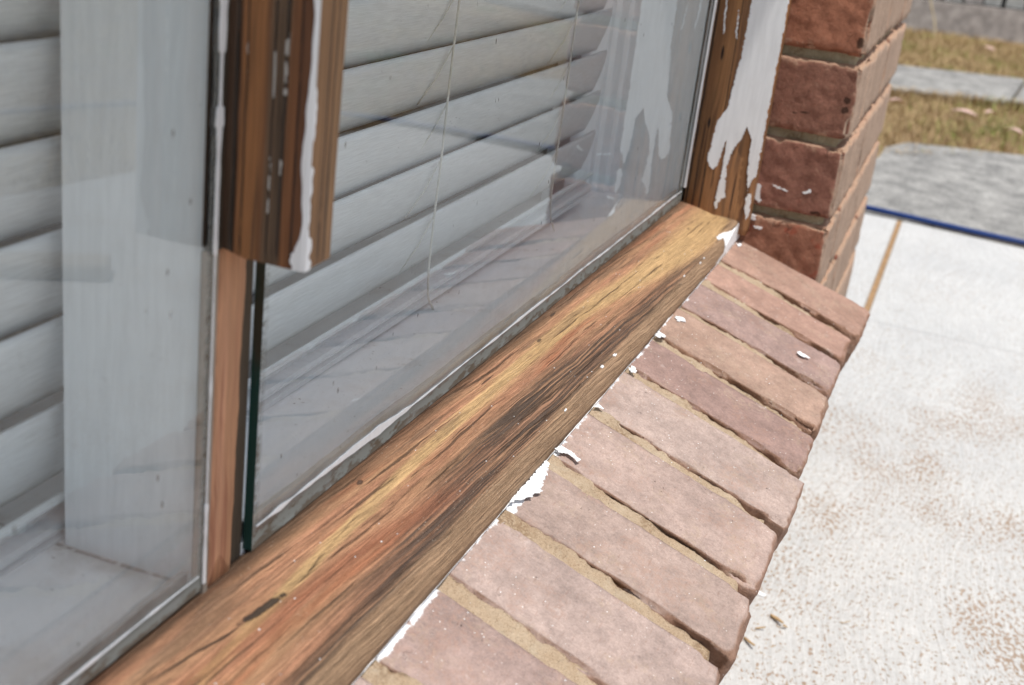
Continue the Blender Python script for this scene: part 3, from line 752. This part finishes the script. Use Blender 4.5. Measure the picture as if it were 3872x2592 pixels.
# mullion post behind the glass (painted) and the raw split strip where its cover has gone
V, F = vprism([(-.929, .006), (-.893, .006), (-.893, .076), (-.929, .076)], -.01, 1.25)
mull = mesh('mullion', V, F, M_oldwhite, win)
V, F = vprism([(-.9285, .0045), (-.893, .0045), (-.893, .0066), (-.9285, .0066)], .006, 1.24)
mesh('mullion_face', V, F, M_oldw, mull)
n = 60; poly = [(-.9262, .0055), (-.9264, .0018), (-.9252, .0003), (-.9190, -.0004), (-.9150, .0004), (-.9070, .0), (-.9046, .0014), (-.9046, .0055)]
V, F = vprism(poly, 0, 1, n)
V2 = []
for (x, y, t) in V:
    zb = .014+(.011 if -.920 < x < -.912 else 0)+(.010 if x > -.9065 else 0)
    z = zb+(.178-zb)*t; wob = .0012*nz3(z*30, x*40, 1)+.0006*nz3(z*150, x*90, 1); x2 = x+wob+(.0025*(1-t)*(-1))
    V2.append((x2+(.0004 if (t > .82 and x < -.912) else 0), y+.0004*nz3(z*80, x*900, 3), z))
mesh('split_strip', V2, F, M_raw, mull, True)
# cracked cover bead, sawn off above
V, F = vprism([(-.928, .0), (-.9285, -.012), (-.9285, -.037), (-.9275, -.0384), (-.905, -.0384), (-.9035, -.037), (-.890, -.001)], 0, 1, 60)
V2 = []; mi = []
for (x, y, t) in V:
    zb = .1725+.0006*nz3(x*300, y*300, 0)+(.0025 if y > -.004 else 0)
    z = zb+(1.24-zb)*t*t if t > 0 else zb
    V2.append((x+.0006*nz3(y*300, z*12, 4), y+.0005*nz3(x*300, z*12, 8), z))
bead = mesh('glazing_bead', V2, F, [M_bead, M_beadf], win)
for p in bead.data.polygons:
    if abs(p.normal.y) > .6 or p.normal.x > .3: p.material_index = 1
# white paint left along the bead's arris
def edge_run(fx, z0, z1, step=.0013):
    V = []; F = []; zs = []; z = z0
    while z < z1: zs.append(z); z += step
    for z in zs: V += fx(z)
    for i in range(len(zs)-1):
        a = i*4
        for j in range(4): F.append((a+j, a+4+j, a+4+(j+1) % 4, a+(j+1) % 4))
    F += [(3, 2, 1, 0), tuple(len(V)-4+j for j in range(4))]
    return V, F
def f1(z):
    w = .0020+.0034*nz3(0, 3, z*22)+.0015*nz3(4, 0, z*90) - .004*max(0, (z-.24)/.05)
    if z < .187: w = .0040+.0015*nz3(1, 0, z*300)
    w += .0016*nz3(9, 9, z*260); w = max(.00005, min(.0060, w*(1 if (nz3(2, 0, z*30+4) > -.12 or z < .215) else .1))); x0 = -.9290
    return [(x0, -.0382, z), (x0, -.0396, z), (x0+w, -.0396, z), (x0+w, -.0382, z)]
V, F = edge_run(f1, .1728, .6); mesh('paint', V, F, M_white, bead)
def f2(z):
    w = max(.0001, .0012+.0022*nz3(7, 3, z*25)+.0012*nz3(4, 8, z*90)+(.0028+.003*nz3(3, 1, z*400))*max(0, min(1, (.186-z)/.008))); x0 = -.9296
    return [(x0, -.0382, z), (x0+.0008, -.0382, z), (x0+.0008, -.0382+w*1.2, z), (x0, -.0382+w*1.2, z)]
V, F = edge_run(f2, .1728, .6); mesh('paint', V, F, M_white, bead)
# putty and paint lines at the left pane's edge
def f3(z): 
    w = .0016+.0007*nz3(2, 2, z*40)
    return [(-.9325-.0004, -.0008, z), (-.9300+w*.3, -.0008, z), (-.9297+w*.3, .0056, z), (-.9325, .0056, z)]
V, F = edge_run(lambda z: [(-.9322, -.0006, z), (-.9262, -.0006-.0004*nz3(1, 5, z*50), z), (-.9262, .0056, z), (-.9322, .0056, z)], .174, 1.2)
mesh('weathered_edge', V, F, M_oldw, win)
V, F = edge_run(f3, .013, .1735); V = [Vector(v) for v in V]
mesh('putty', V, F, M_putty, win)
def f4(z):
    w = .0011+.0011*nz3(2, 6, z*30)+.0008*nz3(5, 2, z*110)+(.0016 if z > .225 else 0)-(.0013 if .06 < z < .1725 else 0); w = max(.0002, w)
    w *= (1 if nz3(1, 8, z*35) > -.25 else .25)
    return [(-.9330-w*.8, -.0012, z), (-.9330+w*.8, -.0012, z), (-.9330+w*.8, -.0003, z), (-.9330-w*.8, -.0003, z)]
V, F = edge_run(f4, .02, 1.2); V = [Vector((v[0], v[1]-.0004, v[2])) for v in V]
mesh('paint', V, F, M_white, win)

# panes
def pane(x0, x1, zf, z1, edge=True):
    V = []; F = []; mi = []; n = 40
    for i in range(n+1):
        x = x0+(x1-x0)*i/n; zb = zf(x)
        V += [(x, 0, zb), (x, .0048, zb), (x, .0048, z1), (x, 0, z1)]
    for i in range(n):
        a = i*4
        for j in range(4):
            F.append((a+j, a+4+j, a+4+(j+1) % 4, a+(j+1) % 4)); mi.append({0: 2, 1: 0, 2: 1, 3: 0}[j])
    F += [(0, 1, 2, 3), (n*4+3, n*4+2, n*4+1, n*4)]; mi += [1, 1]
    o = mesh('pane', V, F, [M_glass, M_gedge, M_foot], win)
    for p, k in zip(o.data.polygons, mi): p.material_index = k
    return o
zfoot = lambda x: .0035+zadd(x, 0)+.0006
pR = pane(-.8905, -.0006, zfoot, 1.24); pR['label'] = 'right glass pane with exposed green cut edge'
pL = pane(XL, -.9322, lambda x: zfoot(x)+.0012, 1.24)
for p_ in (pR, pL):
    import bmesh
    bm = bmesh.new(); bm.from_mesh(p_.data); bmesh.ops.recalc_face_normals(bm, faces=bm.faces); bm.to_mesh(p_.data); bm.free()
# putty bed behind the foot of the glass, with a ragged painted lip
def foot_run(x0, x1, top, seed, wmul):
    V = []; F = []; V3 = []; xs = []; x = x0
    while x < x1: xs.append(x); x += .003
    for x in xs:
        zb = zfoot(x); t = top+.0016*nz3(x*16, seed, 0)+.0008*nz3(x*70, seed, 3)
        V += [(x, .0052, zb-.004), (x, .0052, zb+t), (x, .0085, zb+t-.0004), (x, .014, zb-.004)]
    for i in range(len(xs)-1):
        a = i*4
        for j in range(4): F.append((a+j, a+(j+1) % 4, a+4+(j+1) % 4, a+4+j))
    mesh('putty', V, F, M_foot, win)
    # paint line smeared on the outer face of the pane
    V = []; F = []
    for x in xs:
        zb = zfoot(x)+top-.0005+.0014*nz3(x*12, seed, 8)
        w = (.0006+.0024*wmul*max(0, nz3(x*9, seed, 2)+.05)+.0016*nz3(x*80, 3, seed))
        if wmul > 1: w += .0035*max(0, 1-abs(x+.76)/.06)+.003*max(0, 1-abs(x+.868)/.012)-.0010*max(0, (x+.45)/.3)
        w = max(.00005, w)
        V += [(x, -.0001, zb-w/2), (x, -.0009, zb-w/2+.0002), (x, -.0009, zb+w/2), (x, -.0001, zb+w/2)]
    for i in range(len(xs)-1):
        a = i*4
        for j in range(4): F.append((a+j, a+4+j, a+4+(j+1) % 4, a+(j+1) % 4))
    mesh('paint', V, F, M_white, win)
foot_run(-.888, -.004, .0128, 1.5, 1.3)
foot_run(-1.5, -.936, .0100, 6.5, .35)
# paint line between the right pane and the jamb
def f5(z):
    w = max(.0001, .0009+.0006*nz3(2, 9, z*25)+.0004*nz3(5, 2, z*110))
    return [(-.0012, -.0032, z), (-.0012, -.0022-w, z), (.0005, -.0022-w, z), (.0005, -.0032, z)]
V, F = edge_run(lambda z: [(-.0016, -.0008, z), (-.0012, -.0028-.001*nz3(1, 1, z*40), z), (.0006, -.0032, z), (.0006, -.0004, z)], .02, 1.2)
mesh('paint', V, F, M_white, win)
# window head and left jamb, out of frame
V, F = boxes([(XL, .0235, -.07, .1, 1.24, 1.264), (XL-.05, XL, -.07, .1, -.02, 1.264)]); mesh('head', V, F, M_oldwhite, win)

# ------------------------------------------------------------------ venetian blind
bl = thing('venetian_blind', (-.7, .084, .02), 'white embossed venetian blind with cords hanging inside the window', 'blind')
YB = .084; X0 = -1.95; X1 = -.080
def slat_mesh():
    pr = []; n = 10
    for i in range(n+1):
        t = i/n; y = .0112*t**1.1-.0012*math.sin(math.pi*t); z = -.0425*t; pr.append((y, z))
    out = pr+[(y+.0026, z+.0006) for y, z in reversed(pr)]
    out[0] = (out[0][0]+.0005, out[0][1]); 
    return strip_profile([(YB+y, z) for y, z in out], [X0, (X0+X1)/2, X1])
SV, SF = slat_mesh()
z0 = .0790
s0 = mesh('slat', [(x, y, z+z0) for x, y, z in SV], SF, M_slat, bl, origin=(-.7, YB, z0)); 
for p in s0.data.polygons: p.use_smooth = len(p.vertices) == 4
for i in range(1, 28):
    c = s0.copy(); COL.objects.link(c); c.parent = bl
    c.location = s0.location+Vector((0, .0004*math.sin(i*2.1), .0412*i)); c.rotation_euler = (rad([0, 1.5, -1.2, .8, -1.5][i % 5]), 0, 0)
V, F = strip_profile([(YB-.002, .0365), (YB-.0038, .0355), (YB-.0040, .0335), (YB-.0026, .0318), (YB+.0035, .0262), (YB+.0042, .0236), (YB-.0024, .0222), (YB-.0042, .0205), (YB-.0040, .0185), (YB-.0015, .0175), (YB-.0015, .0162), (YB-.0042, .0150), (YB-.0042, .0112), (YB-.002, .0102), (YB+.009, .0102), (YB+.009, .020), (YB+.0062, .0245), (YB+.0052, .0262), (YB-.0006, .0362)],
                     [X0, X1])
mesh('bottom_rail', V, F, M_rail, bl)
for cx in (-.500, -.213):
    pts = [(cx-.010*(.24-z)/.24+.0006*math.sin(z*60), YB-.0035, z) for z in [1.2, .8, .5, .3, .242, .2, .16, .12, .08, .055, .038]]
    pts += [(cx-.0118, YB-.0062, .024), (cx-.013, YB-.008, .017), (cx-.007, YB-.0085, .0105), (cx-.004, YB-.010, .004)]
    V, F = tube(spline(pts, 4), .0009, 8); mesh('cord', V, F, M_cord, bl, True)
    for k in range(0, 6):
        zt = .0790+.0412*k; xx = cx-.010*(.24-zt)/.24
        V, F = tube([(xx, YB-.0028, zt+.001), (xx-.0125, YB+.0020, zt-.020), (xx-.0245, YB+.0100, zt-.0395)], .0005, 6)  # added thin diagonal strand laid over each slat
        mesh('cord', V, F, M_cord, bl, True)

# ------------------------------------------------------------------ room behind
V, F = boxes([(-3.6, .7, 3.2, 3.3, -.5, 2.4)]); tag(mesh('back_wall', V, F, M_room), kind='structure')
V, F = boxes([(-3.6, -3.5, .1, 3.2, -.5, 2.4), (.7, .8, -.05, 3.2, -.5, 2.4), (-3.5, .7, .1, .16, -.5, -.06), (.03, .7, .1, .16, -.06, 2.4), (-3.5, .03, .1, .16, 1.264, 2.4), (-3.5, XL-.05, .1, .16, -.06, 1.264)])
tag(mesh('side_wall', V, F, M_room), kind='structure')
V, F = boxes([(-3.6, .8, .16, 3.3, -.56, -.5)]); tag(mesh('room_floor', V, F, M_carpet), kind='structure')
V, F = boxes([(-3.6, .8, .1, 3.3, 2.4, 2.46)]); tag(mesh('ceiling', V, F, M_eave), kind='structure')
V, F = boxes([(-3.5, .64, -.05, .1, 1.52, 2.46)]); tag(mesh('upper_wall', V, F, M_eave), kind='structure')

# ------------------------------------------------------------------ eave that shades the glass
ev = thing('roof_eave', (-1.2, -.2, 1.5), 'white roof eave with gutter above the window, out of frame', 'eave')
EY = -(-SUN.y/SUN.z)*1.50+.004
V, F = boxes([(-3.8, 1.2, EY+.09, .1, 1.521, 1.55)]); mesh('soffit', V, F, M_eave, ev)
V, F = boxes([(-3.8, 1.2, EY+.07, EY+.09, 1.50, 1.68)]); mesh('fascia', V, F, M_eave, ev)
V, F = boxes([(-3.8, 1.2, EY, EY+.068, 1.50, 1.503), (-3.8, 1.2, EY, EY+.003, 1.503, 1.60), (-3.8, 1.2, EY+.065, EY+.068, 1.503, 1.60)]); mesh('gutter', V, F, M_gut, ev)

# ------------------------------------------------------------------ hose
V, F = tube(spline([(2.26, .7, -.4410), (2.19, .25, -.4410), (2.165, -.084, -.4410), (2.112, -.486, -.4410), (2.15, -.80, -.4410), (2.10, -1.35, -.4410), (1.98, -1.75, -.4525), (1.80, -1.98, -.465), (1.40, -2.14, -.467), (.7, -2.25, -.467), (-.4, -2.2, -.467)], 14), .0078, 16)
tag(mesh('garden_hose', V, F, M_hose, None, True), 'blue garden hose lying along the far edge of the white concrete', 'hose')

# timber offcut on the slab, seen mirrored in the left pane
V, F = rough_box((.5, .075, .03), .01, .006, 5, chip=.002)
a = math.atan2(.186, .161)+.12
V = [Vector((.33+v.x*math.cos(a)-v.y*math.sin(a), -1.30+v.x*math.sin(a)+v.y*math.cos(a), GZ+.0155+v.z)) for v in V]
tag(mesh('timber_offcut', V, F, M_ply, None, True), 'grey-tan timber offcut lying on the concrete, mirrored as a bar in the left pane', 'timber')

# splinters and paint flakes on the slab
def splinter(x0, y0, x1, y1, w, lab, mat=M_chip, name='wood_splinter', cat='splinter', grp='wood splinters on the white concrete', h=.0025, bend=.0):
    L = math.hypot(x1-x0, y1-y0); V, F = rough_box((L, w, h), max(w/3, .0012), h*.3, x0*91, chip=.0008, fine=.0003)
    a = math.atan2(y1-y0, x1-x0)
    W_ = []
    for v in V:
        yy = v.y*(1-.35*abs(v.x)/(L/2))+bend*(v.x/L)**2*L
        W_.append(Vector(((x0+x1)/2+v.x*math.cos(a)-yy*math.sin(a), (y0+y1)/2+v.x*math.sin(a)+yy*math.cos(a), GZ+h*.55+v.z+.0004+.004*(v.x/L+.5)*(1 if mat is M_chip else 0))))
    o = mesh(name, W_, F, mat, None, False, origin=((x0+x1)/2, (y0+y1)/2, GZ))
    return tag(o, lab, cat, grp)
splinter(-.0265, -.1895, -.043, -.206, .0048, 'longest tan wood splinter on the white concrete beside the brick sill')
splinter(-.043, -.2115, -.0475, -.2065, .0040, 'short dark wood splinter touching the tip of the longest splinter')
splinter(-.090, -.170, -.107, -.1845, .0042, 'tan wood splinter lowest beside the brick sill edge')
splinter(-.0645, -.178, -.0615, -.1895, .0026, 'thin pale wood splinter between the two thicker ones', h=.0016)
splinter(.0, -.268, .006, -.278, .0012, 'hair-thin brown splinter alone on the open white concrete', h=.001)
splinter(.020, -.160, .012, -.1755, .0085, 'white paint flake lying against the brick sill end on the concrete', M_white, 'paint_flake', 'paint flake', None, .0014, .3)
rr = random.Random(5); V = []; F = []
for i in range(900):
    x = rr.gauss(.05, .22) if i % 3 else rr.uniform(-.2, 1.1); y = rr.uniform(-.52, -.16)
    L = rr.uniform(.0006, .0022)*(1.8 if i % 17 == 0 else 1); a = rr.uniform(0, 6.28); w = rr.uniform(.00025, .0005); c, s = math.cos(a), math.sin(a); z = GZ+.0012; b = len(V)
    for (u, v, h) in ((-L, -w, 0), (L, -w, 0), (L, w, 0), (-L, w, 0), (-L*.8, 0, .0007), (L*.8, 0, .0007)):
        V.append((x+u*c-v*s, y+u*s+v*c, z-.0008+h))
    F += [(b, b+1, b+5, b+4), (b+1, b+2, b+5), (b+2, b+3, b+4, b+5), (b+3, b, b+4), (b+3, b+2, b+1, b)]
tag(mesh('sawdust', V, F, M_chip), 'fine tan sawdust scattered over the white concrete', 'sawdust', None, 'stuff')
# white crumbs and fibres on the brick sill and timber
rr = random.Random(9); V = []; F = []
for i in range(260):
    x = rr.uniform(-1.0, -.02); t = rr.random(); L = rr.uniform(.0002, .0006)
    if t < .62: p = on_sill(x, -rr.uniform(.07, .2), 0)
    else: p = on_front(x, -rr.uniform(.01, .06), 0)
    b = len(V)
    V += [p+Vector((L, 0, 0)), p+Vector((0, L, 0)), p+Vector((-L, 0, 0)), p+Vector((0, -L, 0)), p+Vector((0, 0, L*.8))]
    F += [(b, b+1, b+4), (b+1, b+2, b+4), (b+2, b+3, b+4), (b+3, b, b+4), (b+3, b+2, b+1, b)]
tag(mesh('paint_crumbs', V, F, M_white), 'tiny white paint crumbs scattered over brick sill and timber', 'crumbs', None, 'stuff')

# ------------------------------------------------------------------ lawn
rr = random.Random(3); V = []; F = []
def blade(x, y, L, z=GZ-.03):
    a = rr.uniform(0, 6.28); w = rr.uniform(.0012, .0026); c, s = math.cos(a), math.sin(a); ln = rr.uniform(-1, 1); b = len(V)
    dx, dy = math.cos(a+1.5)*ln*L, math.sin(a+1.5)*ln*L
    V.extend([(x-c*w, y-s*w, z), (x+c*w, y+s*w, z), (x+dx*.5+c*w*.7, y+dy*.5+s*w*.7, z+L*.6), (x+dx*.5-c*w*.7, y+dy*.5-s*w*.7, z+L*.6), (x+dx*1.1, y+dy*1.1, z+L*.8)])
    F.extend([(b, b+1, b+2, b+3), (b+3, b+2, b+4)])
cnt = 0
def in_slab(x, y):
    if x < 2.15 and y > slab_edge(x)-.0: return True
    if 2.15 < x < 3.5 and y > -1.38: 
        return not (x > 3.0 and y > -.1 and False) and (x < 3.02+max(0, (-y-.03))*1.2 or x < 3.0)
    xl = px(y, 4.685); xr = px(y, 5.70)
    return xl < x < xr and y > -3
while cnt < 60000:
    if cnt % 5 < 3: x = rr.uniform(2.9, 8.2); y = rr.uniform(-1.3, .5)
    else: x = rr.uniform(-.3, 5); y = rr.uniform(-3.6, -1.3)
    if in_slab(x, y): cnt += 1; continue
    blade(x, y, rr.uniform(.02, .055)); cnt += 1
for i in range(900):      # greener tufts along the path's near edge and slab corner
    y = rr.uniform(-.7, .1); x = px(y, 4.685)-abs(rr.gauss(0, .03)); blade(x, y, rr.uniform(.04, .08))
tag(mesh('lawn', V, F, M_blade), 'dry tan lawn with green patches beside the grey paving', 'grass', None, 'stuff')
def leaf(x, y, L, w, lab, ang, z=GZ-.0):
    V = []; F = []; n = 8
    for i in range(n+1):
        t = i/n; ww = w*math.sin(math.pi*min(1, max(.02, t)))**.8*.5
        for k, (s, hh) in enumerate(((-1, .006), (0, 0), (1, .006))):
            u = (t-.5)*L; v = s*ww
            V.append((x+u*math.cos(ang)-v*math.sin(ang), y+u*math.sin(ang)+v*math.cos(ang), z+.012*math.sin(t*3)+hh))
    for i in range(n):
        for k in range(2): a = i*3+k; F.append((a, a+3, a+4, a+1))
    m2 = len(V); V += [(a_, b_, c_-.0012) for a_, b_, c_ in V]
    F += [tuple(m2+q for q in reversed(f)) for f in F]
    return tag(mesh('dry_leaf', V, F, M_leaf, None, True, origin=(x, y, z)), lab, 'leaf', 'pink dry leaves on the lawn')
leaf(4.30, -.262, .11, .06, 'large pale pink leaf on the dry grass between paving and path', 1.4)
leaf(4.30, .01, .07, .035, 'small pink leaf on the grass close beside the brick corner', 1.9)
leaf(4.02, -.46, .08, .035, 'pink leaf on the grass at the right edge, nearest the paving', 1.2)
leaf(7.3, -.30, .13, .05, 'pink leaf lying at the foot of the grey fence board', .8)
leaf(4.42, -.37, .06, .03, 'small upright reddish leaf right behind the largest leaf', 2.2)

# ------------------------------------------------------------------ fence at the back
def fx(y): return 8.1-.44*(y-.2)
fn = thing('paling_fence', (fx(-.2), -.2, GZ), 'grey weathered paling fence with a wide bottom board behind the lawn', 'fence')
def slab_along(y0, y1, d0, d1, z0, z1):
    V = [(fx(y)+d, y, z) for y in (y0, y1) for d in (d0, d1) for z in (z0, z1)]
    F = [(0, 1, 3, 2), (4, 6, 7, 5), (0, 4, 5, 1), (2, 3, 7, 6), (0, 2, 6, 4), (1, 5, 7, 3)]
    return V, F
V, F = slab_along(-4, 2.5, 0, .05, GZ-.05, -.262); mesh('base_board', V, F, M_fence, fn)
V, F = slab_along(-4, 2.5, .3, .34, GZ-.05, 1.2); mesh('gap_shade_sheet', V, F, M_dark, fn)  # added dark sheet, stands for the shade between the palings
y = -3.9; i = 0
while y < 2.4:
    w = [.115, .125, .11, .12][i % 4]
    V, F = slab_along(y, y+w, .075, .095, -.255, 1.25); mesh('paling', V, F, M_pale if i % 3 else M_fence, fn)
    y += w+[.016, .03, .012][i % 3]; i += 1
V, F = slab_along(-4, 2.5, .1, .15, .9, .98); mesh('rail', V, F, M_fence, fn)
# dry stalk in front of the board
V, F = tube(spline([(7.6, .03, GZ), (7.62, .05, -.36), (7.63, .09, -.27), (7.63, .13, -.17), (7.62, .17, -.05)], 6), .004, 6)
tag(mesh('dry_stalk', V, F, simple('straw', (.55, .44, .25), .8, .1, 50)), 'single dry grass stalk leaning before the grey fence board', 'grass stalk')
